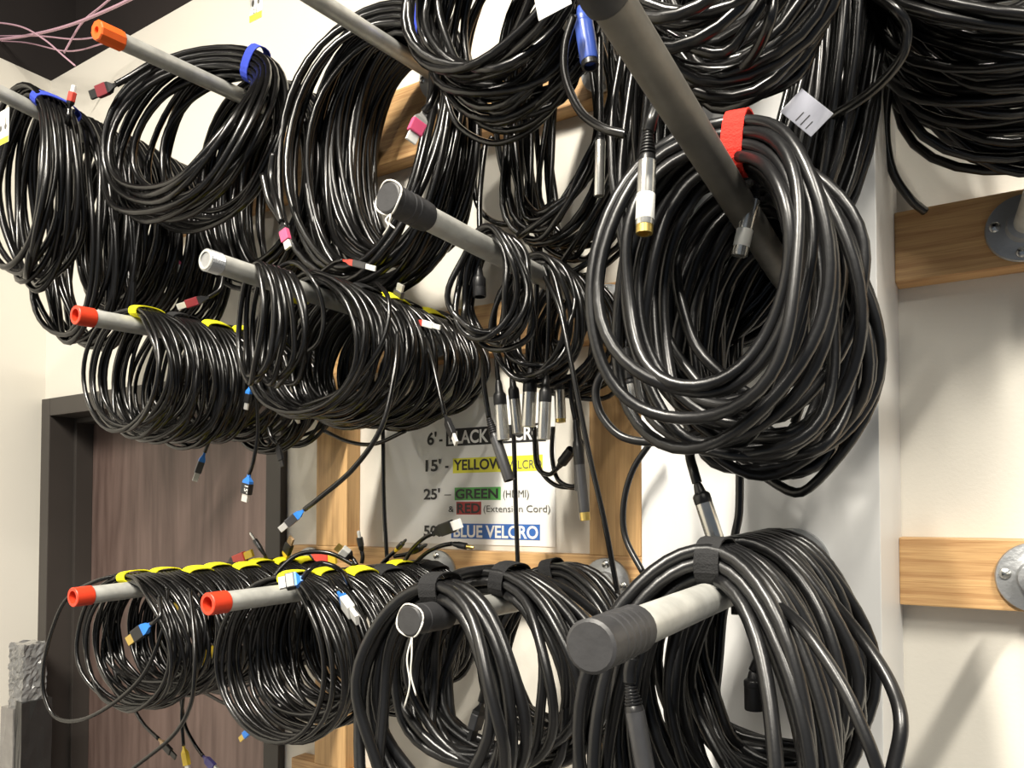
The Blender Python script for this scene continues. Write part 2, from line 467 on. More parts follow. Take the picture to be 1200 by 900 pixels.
def con_jack(root, p, d, L, dia=0.009, m_shell='dgrey', m_tip='steel', m_boot='blk'):
    r = dia / 2
    c = lathe_obj('connector', [(r, L * 0.28), (r, L * 0.66), (r * 0.8, L * 0.68), (0, L * 0.69)], M[m_shell], root, 14)
    place(c, p, d)
    lathe_obj('boot', [(r * 0.5, 0), (r * 0.75, L * 0.1), (r * 0.9, L * 0.28)], M[m_boot], c, 12)
    lathe_obj('plug', [(r * 0.55, L * 0.66), (r * 0.55, L * 0.93), (r * 0.3, L), (0, L)], M[m_tip], c, 12)
    return c

FONTC = {}
def text_mesh(s, bold=0.0):
    k = (s, bold)
    if k not in FONTC:
        cu = bpy.data.curves.new('text', 'FONT'); cu.body = s; cu.offset = bold; cu.resolution_u = 4
        o = bpy.data.objects.new('text', cu); COL.objects.link(o)
        bpy.context.view_layer.update()
        me = bpy.data.meshes.new_from_object(o.evaluated_get(bpy.context.evaluated_depsgraph_get()))
        bpy.data.objects.remove(o)
        FONTC[k] = me
    return FONTC[k]

def text_obj(s, parent, name, m, width, frame, at, cz=0.0, height=None, bold=0.012, loc0=None):
    """flat lettering as mesh: width x height box at 2-d position in the given frame"""
    me = text_mesh(s, bold).copy()
    me.materials.clear(); me.materials.append(m)
    xs = [v.co.x for v in me.vertices]; ys = [v.co.y for v in me.vertices]
    x0, x1, y1 = min(xs), max(xs), max(ys)
    sx = width / (x1 - x0); sy = sx if height is None else height / 0.70
    fr = frame
    for v in me.vertices:
        v.co = fr @ Vector(((v.co.x - x0) * sx + at[0], v.co.y * sy + at[1], 0))
    o = bpy.data.objects.new(name, me); COL.objects.link(o)
    o.location = (0, 0, cz) if loc0 is None else loc0
    o.parent = parent
    return o

# ------------------------------------------------------------------ cable coils
def smooth(t): t = max(0, min(1, t)); return t * t * (3 - 2 * t)

def coil(key, label, Y0, Y1, a, h, n, r, pk, rows=2, strap=None, phs=0.3, Ys=None, yaw=0.0, tilt=0.0, seed=1,
         sa=0.07, sb=0.06, dx=0.0, sx=0.012, jit=0.004, tear=0.10, m='cab', sides=8, seg=40, tails=(), group=None,
         strapw=0.02, name='coiled_cable', lift=0.0, gw=0.55):
    rng = random.Random(seed * 7919 + 13)
    if Ys is None: Ys = (Y0 + Y1) / 2
    hang, rp = pipe_at(pk, Ys)
    root = thing(name, label, 'cable', hang, group)
    cols = math.ceil(n / rows)
    T = []
    def walk():
        kn = [rng.uniform(-1, 1) for _ in range(n // 3 + 3)]
        out = []
        for i in range(n + 1):
            q = i / 3.0; i0 = int(q); f = q - i0
            out.append(0.72 * (kn[i0] * (1 - f) + kn[i0 + 1] * f) + 0.38 * rng.uniform(-1, 1))
        return out
    wa, wb, wx = walk(), walk(), walk()
    for i in range(n + 1):
        ii = min(i, n - 1)
        k = ii // rows; j = ii % rows
        if k % 2: j = rows - 1 - j
        u = (k + 0.5 + rng.uniform(-0.22, 0.22)) / cols
        T.append(dict(j=j, k=k, a=a * (1 + sa * wa[i]), b=h / 2 * (1 + sb * wb[i]),
                      Y=Y0 + (Y1 - Y0) * u, Yst=Ys + (k - (cols - 1) / 2) * 2 * r, dx=dx + sx * wx[i],
                      yaw=yaw + rng.uniform(-0.06, 0.06)))
    ph = [rng.uniform(0, 6.28) for _ in range(9)]
    fq = [rng.uniform(1.3, 2.9) for _ in range(9)]
    pts = []
    straps = []
    tot = n * seg
    start = phs + 0.15           # begin and end under the strap
    for s_ in range(tot + 1):
        th = s_ / seg
        i = min(int(th), n - 1); f = th - i
        phi = start + 2 * math.pi * th
        A, B = T[i], T[i + 1]
        fm = smooth(f)
        def mixp(q): return A[q] * (1 - fm) + B[q] * fm
        d = (phi - phs + math.pi) % (2 * math.pi) - math.pi
        g = math.exp(-(d / gw) ** 2) if strap else 0.35 * math.exp(-(((phi + math.pi) % (2 * math.pi) - math.pi) / gw) ** 2)
        j = mixp('j')
        lay = j * 2 * r * (0.95 * g + 1.0 * (1 - g))
        aa = mixp('a') * (1 - 0.0 * g) + lay
        bb = mixp('b') + lay
        # near the strap every turn follows the same arc so that the bundle is tight
        aa = aa * (1 - g) + (a + lay) * g
        bb = bb * (1 - g) + (h / 2 + lay) * g
        sn, co = math.sin(phi), math.cos(phi)
        s = aa * sn * (1 - tear * co)
        drop = bb * (1 - co)
        Y = mixp('Y') * (1 - g) + mixp('Yst') * g
        yw = mixp('yaw') * (1 - g) + yaw * g
        c0, rp = pipe_at(pk, min(max(Y, .3), 1.1))
        ztop = c0.z + rp + r + lay + lift
        X = c0.x + (mixp('dx') * (1 - g) + dx * g) * (1 - co) / 2 + s * math.cos(yw)
        Yq = Y + s * math.sin(yw) + tilt * (1 - co) / 2
        z = ztop - drop
        nz = jit * (1 - g)
        tt = 2 * math.pi * th
        X += nz * (math.sin(tt * fq[0] + ph[0]) + 0.6 * math.sin(tt * fq[1] * 1.7 + ph[1])) * (1 - co) / 2 * 1.2
        Yq += nz * 1.3 * (math.sin(tt * fq[2] + ph[2]) + 0.6 * math.sin(tt * fq[3] * 1.6 + ph[3])) * (0.4 + 0.6 * (1 - co) / 2)
        z += nz * (math.sin(tt * fq[4] + ph[4]) + 0.5 * math.sin(tt * fq[5] * 1.5 + ph[5])) * (1 - co) / 2
        Yq = min(Yq, (PY if pk in 'GKM' else BY) - r - 0.001)
        pts.append(Vector((X, Yq, z)) - hang)
        if strap and abs(d) < math.pi / seg * 1.001: straps.append((pts[-1].copy(), phi))
    V, Fc = tube_data(pts, r, sides)
    for tl in tails:
        tp = [P(*q) - hang for q in tl['p']]
        tr = tl.get('r', r * 0.95)
        cp = catmull(tp, 10)
        v2, f2 = tube_data(cp, tr, sides, off=len(V))
        V += v2; Fc += f2
        con = tl.get('c')
        if con:
            tip = P(*tl['tip']) - hang
            d = tip - cp[-1]
            kw = dict(tl.get('k', {}))
            {'hdmi': con_hdmi, 'xlr': con_xlr, 'jack': con_jack}[con](root, cp[-1], d, d.length, **kw)
    cab = mesh_obj('cable', V, Fc, M[m], root)
    if strap:
        cen = Vector((0, 0, 0))
        for p_, _ in straps: cen += p_
        cen /= len(straps)
        rad = Vector((math.sin(phs) * math.cos(yaw), math.sin(phs) * math.sin(yaw), math.cos(phs)))
        ax = Vector((-math.sin(yaw), math.cos(yaw), 0))
        tg = rad.cross(ax).normalized()
        er = max(abs((p_ - cen).dot(rad)) for p_, _ in straps) + r + 0.0022
        ea = max(abs((p_ - cen).dot(ax)) for p_, _ in straps) + r + 0.0012
        N = 20; SV = []; SF = []
        for k in range(N):
            q = 2 * math.pi * k / N
            cx = math.copysign(abs(math.cos(q)) ** 0.8, math.cos(q)); sy = math.copysign(abs(math.sin(q)) ** 0.8, math.sin(q))
            for (e, wd) in ((0, -1), (0, 1), (0.0016, 1), (0.0016, -1)):
                SV.append(cen + rad * cx * (er + e) + ax * sy * (ea + e) + tg * (wd * strapw / 2))
        for k in range(N):
            k2 = (k + 1) % N
            for q in range(4):
                q2 = (q + 1) % 4
                SF.append((k * 4 + q, k * 4 + q2, k2 * 4 + q2, k2 * 4 + q))
        so = mesh_obj('velcro_strap', SV, SF, M[strap], root, smooth=False)
    return root
ORD = ['first', 'second', 'third', 'fourth', 'fifth', 'sixth', 'seventh', 'eighth', 'ninth']
# ---- lowest row, leftmost pipe (H): short cables with yellow straps
tH = {
 0: [dict(p=[(196, 690, .74), (193, 730, .72), (165, 795, .70), (110, 838, .69), (70, 843, .685), (52, 815, .68), (52, 775, .68), (64, 730, .685), (80, 700, .69), (110, 682, .70), (150, 671, .73)]),
     dict(p=[(187, 700, .70), (188, 720, .69), (182, 728, .685), (177, 731, .685)], c='hdmi', tip=(150, 752, .68), k=dict(m_boot='blue', m_plug='gold'))],
 1: [dict(p=[(188, 680, .78), (198, 698, .77), (204, 707, .77)], c='hdmi', tip=(226, 731, .77), k=dict(m_boot='yel', m_plug='whitep', wd=.016))],
 2: [dict(p=[(222, 690, .75), (227, 740, .73), (228, 790, .72), (222, 830, .72), (200, 865, .72), (150, 905, .71)]),
     dict(p=[(150, 800, .84), (155, 825, .84), (168, 848, .84), (186, 866, .84)], c='hdmi', tip=(206, 888, .84), k=dict(m_boot='tan', m_plug='blk', wd=.013))],
 3: [dict(p=[(265, 700, .83), (262, 725, .82), (255, 748, .82), (251, 756, .82)], c='hdmi', tip=(233, 788, .81), k=dict(m_boot='yel', m_body='yel', m_plug='whitep', wd=.017))],
 4: [dict(p=[(215, 815, .88), (213, 840, .88), (215, 874, .88)], c='hdmi', tip=(221, 906, .88), k=dict(m_boot='yel', m_body='yel', m_plug='steel', wd=.015)),
     dict(p=[(212, 820, .9), (217, 850, .9), (228, 872, .9), (238, 886, .9)], c='hdmi', tip=(256, 905, .9), k=dict(m_boot='purp', m_body='purp', wd=.015))],
 5: [dict(p=[(240, 812, .93), (270, 826, .93), (300, 818, .93), (312, 800, .93)]),
     dict(p=[(228, 800, .95), (255, 812, .95), (285, 806, .95), (305, 790, .95)])],
 6: [dict(p=[(262, 668, 1.02), (266, 661, 1.02)], c='hdmi', tip=(296, 648, 1.0), k=dict(m_boot='blk', m_body='redp', m_plug='yel', wd=.02))],
 7: [dict(p=[(318, 668, 1.0), (314, 658, .99), (310, 650, .98)], c='jack', tip=(293, 624, .97), k=dict(dia=.010)),
     dict(p=[(332, 664, 1.03), (333, 656, 1.02)], c='hdmi', tip=(342, 630, 1.0), k=dict(m_boot='yel', m_plug='tan', wd=.017))],
}
for i in range(8):
    y = .735 + i * .047
    coil('H%d' % i, 'thin black cable coil, %s along the lowest left pipe from its red end' % ORD[i], y - .035, y + .035, .118 - .004 * (i % 3), .195 - .007 * ((i * 2) % 3), 12, .0034, 'H', rows=2,
         strap='v_yel', phs=[-.12, .0, .22, .12, .3, .15, .25, .35][i], seed=100 + i, sa=.13, sb=.07, sx=.018, jit=.004, tails=tH.get(i, ()), group='thin coils on the lowest left pipe', strapw=.021, Ys=y)
# ---- lowest row, second pipe (I)
tI = {
 0: [dict(p=[(412, 690, .80), (398, 668, .76), (376, 660, .74), (362, 668, .72), (355, 678, .72)], c='hdmi', tip=(327, 684, .70), k=dict(m_boot='blue', m_plug='whitep', wd=.022, roll=1.2)),
     dict(p=[(300, 830, .86), (304, 842, .86), (299, 850, .86)], c='hdmi', tip=(281, 867, .86), k=dict(m_boot='blue', m_body='blue', m_plug='gold', wd=.012))],
 1: [dict(p=[(386, 680, .80), (392, 690, .79), (396, 695, .79)], c='hdmi', tip=(419, 727, .77), k=dict(m_boot='blue', m_body='whitep', m_plug='whitep', wd=.022))],
 2: [dict(p=[(312, 690, .80), (330, 665, .82), (352, 649, .84), (385, 648, .86), (415, 662, .88)]),
     dict(p=[(368, 655, .95), (364, 650, .95)], c='hdmi', tip=(394, 656, .94), k=dict(m_boot='redp', m_body='redp', m_plug='yel', wd=.018))],
 3: [dict(p=[(424, 660, .96), (425, 652, .96), (424, 646, .96)], c='jack', tip=(420, 622, .95), k=dict(dia=.011, m_tip='whitep')),
     dict(p=[(418, 662, .95), (414, 655, .95)], c='hdmi', tip=(394, 640, .93), k=dict(m_boot='blk', m_body='whitep', m_plug='gold', wd=.02))],
 4: [dict(p=[(446, 662, 1.0), (456, 652, 1.0), (463, 646, 1.0)], c='jack', tip=(476, 632, .99), k=dict(dia=.009, m_boot='yel', m_shell='blk', m_tip='dgrey')),
     dict(p=[(470, 665, 1.0), (482, 645, 1.0), (495, 632, .98), (507, 625, .97)], c='hdmi', tip=(540, 613, .95), k=dict(m_boot='blk', m_plug='whitep', wd=.02))],
 5: [dict(p=[(484, 662, 1.02), (500, 648, 1.0), (516, 640, .98), (530, 637, .98)], c='jack', tip=(555, 642, .98), k=dict(dia=.011, m_shell='blk', m_tip='gold')),
     dict(p=[(462, 652, 1.02), (474, 650, 1.02), (480, 648, 1.02)], c='jack', tip=(500, 638, 1.0), k=dict(dia=.012, m_shell='blk', m_tip='dgrey'))],
}
for i in range(6):
    y = .775 + i * .055
    coil('I%d' % i, 'thin black cable coil, %s from the red end of the second lowest pipe' % ORD[i], y - .045, y + .04, .111 - .003 * (i % 3), .212 - .008 * (i % 3), 12, .0037, 'I', rows=2,
         strap='v_yel' if i in (0, 1, 2, 4) else 'v_blk', phs=[.02, .10, .25, .3, .1, .4][i], seed=130 + i, sa=.10, sb=.07, sx=.018, jit=.004, tails=tI.get(i, ()), group='thin coils on the second lowest pipe', strapw=.022, Ys=y)
# ---- lowest row, third pipe (J): thick cables
coil('J1', 'thick black cable coil hanging foremost around the taped pipe with white wire', .640, .70, 0.088, 0.225, 6, .0066, 'J', rows=2, strap='v_blk', phs=-.05, gw=0.9, seed=151, sa=.10, sb=0.14, sx=.012, jit=.008, m='cab2', sides=10, Ys=.685, strapw=.024,
     tails=[dict(p=[(524, 690, .70), (540, 672, .74), (600, 668, .82), (660, 690, .86), (700, 720, .88)], r=.0062)], group='thick coils on the third lowest pipe')
coil('J2', 'black cable coil behind the foremost thick coil, centre bottom', .74, .84, 0.1, 0.195, 15, .0058, 'J', rows=3, strap='v_blk', phs=.15, gw=0.8, seed=152, sa=0.2, sb=0.15, sx=.02, jit=.008, m='cab2', sides=10, Ys=.80,
     tails=[dict(p=[(574, 770, .78), (570, 800, .77), (565, 822, .77)], c='hdmi', tip=(552, 868, .76), k=dict(wd=.02, m_plug='blk', m_body='dgrey'))], group='thick coils on the third lowest pipe')
coil('J3', 'black cable coil with a black strap in front of the flange below the sign', .90, 1.0, .095, 0.2, 11, .0050, 'J', rows=3, strap='v_blk', phs=-.2, seed=153, sa=0.18, sb=.1, sx=.02, jit=.008, m='cab2', Ys=.97, group='thick coils on the third lowest pipe')
# ---- bottom of the pier (K)
coil('K1', 'heavy black cable coil at the bottom of the pier, foremost, with a black strap', .545, .66, 0.072, 0.265, 12, .0056, 'K', rows=3, strap='v_blk', phs=.02, gw=0.9, seed=161, sa=.10, sb=.06, sx=.012, jit=0.007, m='cab2', sides=10, seg=48, Ys=.625,
     tails=[dict(p=[(742, 770, .56), (738, 785, .56), (738, 800, .56)], c='xlr', tip=(758, 912, .56), k=dict(m_shell='dgrey', ribs=True, dia=.0155, boot=.3)),
            dict(p=[(900, 700, .62), (940, 735, .58), (985, 800, .56), (1015, 865, .55), (1030, 905, .55)], r=.0045)], group='heavy coils on the lower pier pipe')
coil('K2', 'heavy black cable coil at the bottom of the pier, behind the strapped one', .67, 0.86, 0.068, 0.215, 24, .0056, 'K', rows=3, strap=None, seed=162, sa=0.15, sb=0.12, sx=0.015, jit=0.008, m='cab2', sides=10, seg=48,
     tails=[dict(p=[(930, 660, .80), (975, 705, .77), (1015, 755, .74), (1045, 805, .72), (1056, 850, .70), (1046, 905, .69)], r=.0058),
            dict(p=[(900, 740, .78), (890, 770, .78), (883, 786, .78)], c='xlr', tip=(884, 832, .78), k=dict(m_shell='blk', ribs=False, dia=.019)),
            dict(p=[(862, 720, .80), (860, 640, .82), (866, 600, .83), (867, 540, .83)], r=.0045)], group='heavy coils on the lower pier pipe')
# ---- middle row, leftmost pipe (A)
tA = {
 1: [dict(p=[(262, 318, .84), (258, 338, .83), (245, 348, .82)], c='hdmi', tip=(208, 360, .80), k=dict(m_body='dred', m_boot='blk', m_plug='steel', wd=.014))],
 2: [dict(p=[(264, 450, .90), (258, 486, .88), (247, 512, .87), (240, 530, .87)], c='hdmi', tip=(228, 564, .86), k=dict(m_boot='blue', m_body='dgrey', m_plug='whitep', wd=.012))],
 4: [dict(p=[(296, 400, .86), (299, 450, .86), (302, 505, .88), (297, 540, .88), (292, 556, .88)], c='hdmi', tip=(287, 588, .88), k=dict(m_boot='blue', text="15'", wd=.02)),
     dict(p=[(292, 430, .84), (293, 445, .84), (293, 452, .84)], c='hdmi', tip=(288, 480, .84), k=dict(m_boot='blue', wd=.012))],
 5: [dict(p=[(265, 500, .95), (272, 515, .95), (285, 512, .95), (296, 498, .95)]),
     dict(p=[(302, 500, .94), (308, 518, .94), (316, 520, .94), (318, 500, .94)])],
}
for i in range(6):
    y = .735 + i * .058
    coil('A%d' % i, 'thin black cable coil, %s along the middle left pipe from its red end' % ORD[i], y - .04, y + .04, .100 + .004 * (i % 2), .186 + .008 * (i % 3), 12, .0036, 'A', rows=2,
         strap='v_yel' if i in (0, 2, 3) else 'v_blk', phs=[.18, .3, .45, .5, .3, .2][i], seed=170 + i, sa=.12, sb=.08, sx=.018, jit=.004, tails=tA.get(i, ()), group='thin coils on the middle left pipe', strapw=.021, Ys=y)
# ---- middle row, second pipe (B)
coil('B1', 'narrow black cable coil without strap hanging near the bare pipe end', .685, .76, .052, .158, 7, .0040, 'B', rows=1, strap=None, seed=181, yaw=-.25, sa=.2, sb=.06, sx=.008, jit=.004, group='thin coils on the second middle pipe',
     tails=[dict(p=[(318, 318, .76), (345, 308, .77), (368, 330, .77), (379, 365, .78), (374, 400, .78), (350, 415, .78), (330, 400, .78)])])
tB = {
 0: [dict(p=[(322, 450, .86), (326, 460, .85), (330, 464, .85)], c='hdmi', tip=(350, 492, .83), k=dict(m_boot='yel', m_plug='steel', wd=.019)),
     dict(p=[(314, 500, .92), (318, 512, .92), (325, 520, .92)], c='hdmi', tip=(331, 547, .92), k=dict(wd=.012, m_plug='blk'))],
 1: [dict(p=[(362, 330, .84), (378, 318, .83), (392, 308, .83), (402, 305, .83)], c='hdmi', tip=(440, 315, .82), k=dict(m_boot='redp', m_body='dgrey', m_plug='whitep', wd=.010)),
     dict(p=[(440, 330, .84), (455, 350, .82), (452, 390, .81), (430, 430, .80), (395, 460, .80), (350, 478, .81)])],
 2: [dict(p=[(466, 390, .82), (463, 430, .80), (448, 498, .78), (415, 548, .77), (375, 583, .76), (357, 597, .76)], c='hdmi', tip=(328, 621, .75), k=dict(m_boot='blue', m_body='dgrey', m_plug='steel', wd=.012))],
 3: [dict(p=[(462, 370, .92), (463, 362, .92)], c='hdmi', tip=(470, 333, .91), k=dict(m_boot='blk', m_body='dgrey', wd=.017))],
 4: [dict(p=[(470, 372, .94), (480, 374, .93), (486, 376, .93)], c='hdmi', tip=(516, 384, .92), k=dict(m_boot='redp', m_body='whitep', m_plug='whitep', wd=.010)),
     dict(p=[(497, 390, .94), (507, 425, .92), (516, 465, .91), (521, 486, .91)], c='hdmi', tip=(535, 520, .90), k=dict(m_boot='blk', m_plug='whitep', wd=.016))],
 5: [dict(p=[(380, 505, 1.0), (410, 518, 1.0), (440, 520, 1.0), (475, 505, 1.0)]),
     dict(p=[(448, 470, 1.03), (449, 520, 1.03), (450, 590, 1.03), (454, 662, 1.03)])],
}
for i in range(6):
    y = .815 + i * .049
    coil('B%d' % (i + 2), 'thin black cable coil, %s behind the narrow coil on the second middle pipe' % ORD[i], y - .045, y + .04, .112 + .003 * (i % 3), .186 + .010 * ((i + 1) % 3) - .003 * i, 12, .0038, 'B', rows=2,
         strap='v_yel' if i in (0, 2, 4) else 'v_blk', phs=[-.45, .5, .62, .5, .62, .5][i], seed=190 + i, sa=.12, sb=.08, sx=.018, jit=.004, tails=tB.get(i, ()), group='thin coils on the second middle pipe', strapw=.021, Ys=y)
# ---- middle row, third pipe (C): small coils with metal connectors
coil('C1', 'small black cable coil at the taped pipe above the sign, foremost', .765, .82, 0.036, 0.122, 7, .0042, 'C', rows=2, strap=None, seed=201, sa=.2, sb=.10, sx=.008, jit=.005, tear=.2, group='small coils above the sign',
     tails=[dict(p=[(563, 285, .80), (562, 300, .80), (561, 312, .80)], c='xlr', tip=(562, 348, .80), k=dict(m_shell='blk', dia=.017, boot=.7)),
            dict(p=[(548, 375, .82), (556, 395, .86), (566, 420, .90), (567, 450, .92), (573, 490, .93)], c='xlr', tip=(597, 563, .93), k=dict(m_shell='dgrey', dia=.0165, ribs=True, boot=.32))])
coil('C2', 'small black cable coil above the sign with shiny plugs dangling, second on its pipe', .88, .95, 0.055, 0.15, 11, .0038, 'C', rows=2, strap=None, seed=202, sa=.25, sb=.12, sx=.015, jit=.006, group='small coils above the sign',
     tails=[dict(p=[(583, 400, .93), (582, 425, .93), (584, 446, .93)], c='xlr', tip=(590, 516, .93), k=dict()),
            dict(p=[(596, 400, .94), (598, 420, .94), (600, 440, .94)], c='xlr', tip=(607, 508, .94), k=dict(dia=.016)),
            dict(p=[(618, 300, .90), (628, 320, .90), (628, 360, .90), (625, 400, .90), (622, 431, .90)], c='xlr', tip=(619, 500, .90), k=dict(dia=.0195)),
            dict(p=[(634, 305, .90), (642, 330, .90), (643, 380, .90), (640, 440, .90)], c='xlr', tip=(637, 515, .90), k=dict(dia=.0175))])
coil('C3', 'small black cable coil above the sign, hindmost on its pipe beside the pier', .97, 1.05, 0.058, 0.155, 13, .0038, 'C', rows=2, strap=None, seed=203, sa=.25, sb=.12, sx=.015, jit=.006, group='small coils above the sign',
     tails=[dict(p=[(650, 400, .97), (665, 408, .96), (664, 432, .96), (655, 445, .96)], c='xlr', tip=(657, 495, .96), k=dict(m_tip='gold', dia=.016, boot=.25)),
            dict(p=[(668, 440, .95), (670, 470, .95), (674, 492, .95)], c='xlr', tip=(686, 610, .95), k=dict(m_shell='dgrey', m_tip='gold', dia=.015, boot=.45)),
            dict(p=[(676, 450, .98), (676, 480, .98), (677, 500, .98)], c='xlr', tip=(680, 575, .98), k=dict(m_shell='dgrey', dia=.016)),
            dict(p=[(636, 320, .90), (655, 360, .88), (668, 420, .87), (690, 530, .87), (708, 610, .87), (724, 695, .88)]),
            dict(p=[(601, 480, 1.0), (603, 540, 1.0), (605, 610, 1.0), (608, 690, 1.0)]),
            dict(p=[(626, 500, 1.02), (629, 545, 1.02), (643, 556, 1.02), (654, 548, 1.01)], c='xlr', tip=(670, 527, 1.0), k=dict(m_shell='blk', dia=.016, boot=.5)),
            dict(p=[(648, 500, 1.03), (647, 535, 1.03), (654, 562, 1.03), (672, 570, 1.03), (684, 556, 1.03)]),
            dict(p=[(628, 515, 1.04), (632, 548, 1.04), (650, 568, 1.04), (676, 572, 1.04)])])
# ---- big coils of the pier (G)
coil('G1', 'large black cable coil with a red strap hanging from the big dark pipe', .555, .66, 0.059, 0.205, 12, .0050, 'G', rows=4, strap='v_red', phs=.10, seed=211, sa=.08, sb=.10, sx=0.008, jit=0.006, m='cab2', sides=10, seg=52, Ys=.635, gw=0.9, strapw=.018,
     tails=[dict(p=[(790, 112, .58), (772, 122, .55), (764, 138, .54), (760, 154, .54)], c='xlr', tip=(755, 274, .535), k=dict(m_tip='gold', ribs=True, dia=.0137, boot=.30, band='card')),
            dict(p=[(905, 190, .66), (893, 208, .67), (885, 218, .67)], c='xlr', tip=(866, 300, .67), k=dict(ribs=True, dia=.014, boot=.2, band='card'))], group='large coils on the upper pier pipe')
coil('G2', 'large black cable coil behind the red strapped one, drooping lowest on the pier', .66, 0.84, 0.058, 0.2, 26, .0050, 'G', rows=4, strap=None, seed=212, sa=0.25, sb=0.17, sx=.02, jit=0.008, m='cab2', sides=10, seg=48, group='large coils on the upper pier pipe',
     tails=[dict(p=[(734, 410, .74), (736, 428, .73), (738, 444, .73)], c='xlr', tip=(744, 480, .73), k=dict(dia=.016, boot=.2)),
            dict(p=[(945, 450, .84), (937, 478, .84), (931, 496, .84)], c='xlr', tip=(917, 558, .84), k=dict(m_shell='blk', dia=.0175, boot=.2)),
            dict(p=[(806, 480, .74), (808, 530, .73), (813, 552, .72), (817, 566, .72)], c='xlr', tip=(839, 634, .72), k=dict(dia=.0165, boot=.36)),
            dict(p=[(765, 515, .88), (742, 550, .88), (731, 590, .88), (733, 630, .88), (754, 672, .87)], r=.004),
            dict(p=[(730, 432, .70), (708, 436, .70), (698, 460, .70), (707, 490, .70), (735, 514, .70), (790, 516, .70), (850, 490, .70), (905, 455, .70)], r=.0042),
            dict(p=[(960, 395, .80), (985, 405, .80), (992, 430, .80), (980, 455, .80), (945, 470, .81), (920, 478, .82)], r=.0046)])
# ---- top row, left edge (L)
coil('L1', 'black cable coil gathered by a blue strap at the left edge', 0.68, 0.77, 0.1, 0.325, 12, .0056, 'L', rows=2, strap='v_blue', phs=0.62, seed=221, sa=.12, sb=.06, sx=.02, jit=.007, Ys=0.725, gw=1.0, strapw=.024, tear=.0,
     tails=[dict(p=[(75, 160, .74), (80, 140, .73), (81, 128, .73)], c='hdmi', tip=(87, 100, .73), k=dict(m_body='redp', m_plug='whitep', wd=.016))], group='big coils of the top row')
coil('L2', 'black cable coil hanging lowest at the left edge, left of the orange capped pipe', 0.78, 0.86, 0.11, 0.42, 14, .0054, 'L', rows=2, strap=None, seed=222, sa=.1, sb=.05, sx=.02, jit=.007, group='big coils of the top row')
coil('L3', 'black cable coil behind the blue strapped one, in front of the wall above the door', 0.87, 1.07, 0.125, 0.33, 34, .0054, 'L', rows=2, strap=None, seed=223, sa=0.12, sb=.06, sx=.018, jit=.004, group='big coils of the top row')
# ---- top row, orange capped pipe (D)
coil('D1', 'wide black cable coil with a blue strap around the orange capped pipe', .735, .90, 0.135, 0.245, 15, .0056, 'D', rows=5, strap='v_blue', phs=0.55, seed=231, sa=.06, sb=.05, sx=.015, jit=.005, Ys=0.9, gw=1.15, strapw=.022, tear=.05,
     tails=[dict(p=[(205, 66, .84), (178, 74, .80), (152, 90, .77), (136, 99, .755)], c='hdmi', tip=(106, 112, .74), k=dict(m_boot='blk', m_body='dred', m_plug='blk', wd=.02)),
            dict(p=[(195, 260, .95), (205, 280, .95), (207, 292, .95)], c='hdmi', tip=(210, 318, .95), k=dict(m_boot='blk', m_body='pink', m_plug='whitep', wd=.012))], group='big coils of the top row')
coil('D2', 'black cable coil deeper on the orange capped pipe, close to the wall', .95, 1.08, 0.13, .35, 36, .0054, 'D', rows=3, strap=None, tear=0.0, seed=232, sa=0.32, sb=.07, sx=.018, jit=.004, group='big coils of the top row')
# ---- top row, pipe E
coil('E1', 'tall black cable coil with pink tipped plugs, right of the orange capped pipe', 0.86, 1.0, 0.132, 0.4, 15, .0058, 'E', rows=5, strap='v_blue', phs=.45, seed=241, sa=.07, sb=.05, sx=.015, jit=.006, Ys=0.985, gw=1.15, strapw=.022, tear=0.0,
     tails=[dict(p=[(505, 60, .84), (512, 95, .82), (505, 120, .81), (497, 131, .81)], c='hdmi', tip=(481, 166, .80), k=dict(m_boot='steel', m_body='pink', m_plug='whitep', wd=.021)),
            dict(p=[(308, 205, .80), (315, 235, .80), (325, 252, .80), (330, 260, .80)], c='hdmi', tip=(338, 291, .80), k=dict(m_boot='blk', m_body='pink', m_plug='whitep', wd=.016)),
            dict(p=[(320, 180, .81), (318, 210, .81), (325, 240, .80), (330, 260, .80)])], group='big coils of the top row')
coil('E2', 'tall black cable coil behind the pink tipped one, close to the wall', 0.97, 1.07, 0.115, 0.37, 26, .0056, 'E', rows=2, strap=None, tear=0.0, seed=242, sa=0.2, sb=.06, sx=.015, jit=.006, group='big coils of the top row')
# ---- top row, pipe F
coil('F1', 'black cable coil with a blue plug at the top edge, middle of the picture', .74, .88, 0.095, 0.205, 20, .0054, 'F', rows=3, strap=None, seed=251, sa=.10, sb=.08, sx=.02, jit=.008, group='tangled coils at the top edge',
     tails=[dict(p=[(672, -30, .75), (678, -8, .75), (681, 8, .75)], c='xlr', tip=(692, 78, .75), k=dict(m_shell='dblue', m_boot='dblue', m_tip='blk', dia=.021, boot=.3)),
            dict(p=[(672, 20, .72), (662, 55, .71), (663, 92, .70), (680, 130, .69), (706, 150, .68), (735, 158, .68)], r=.0045),
            dict(p=[(518, 80, .90), (524, 118, .90), (540, 150, .90), (580, 168, .90), (625, 150, .90), (660, 110, .90)], r=.0046)])
coil('F2', 'loose tangled cable coil below the top edge, left of the pier', .90, 1.08, 0.07, 0.35, 22, .0046, 'F', rows=3, strap=None, seed=252, sa=.18, sb=.12, sx=0.015, jit=0.01, dx=0.0, group='tangled coils at the top edge',
     tails=[dict(p=[(578, 160, 1.0), (562, 185, 1.0), (556, 215, 1.0), (562, 245, 1.0), (585, 262, 1.0), (620, 258, 1.0), (650, 235, 1.0)], r=.0046),
            dict(p=[(570, 165, .99), (565, 200, .98), (562, 240, .97), (563, 290, .96)], r=.0046),
            dict(p=[(703, 40, .84), (703, 100, .84), (704, 150, .84)], c='xlr', tip=(702, 230, .84), k=dict(dia=.0125, ribs=True, boot=.2))])
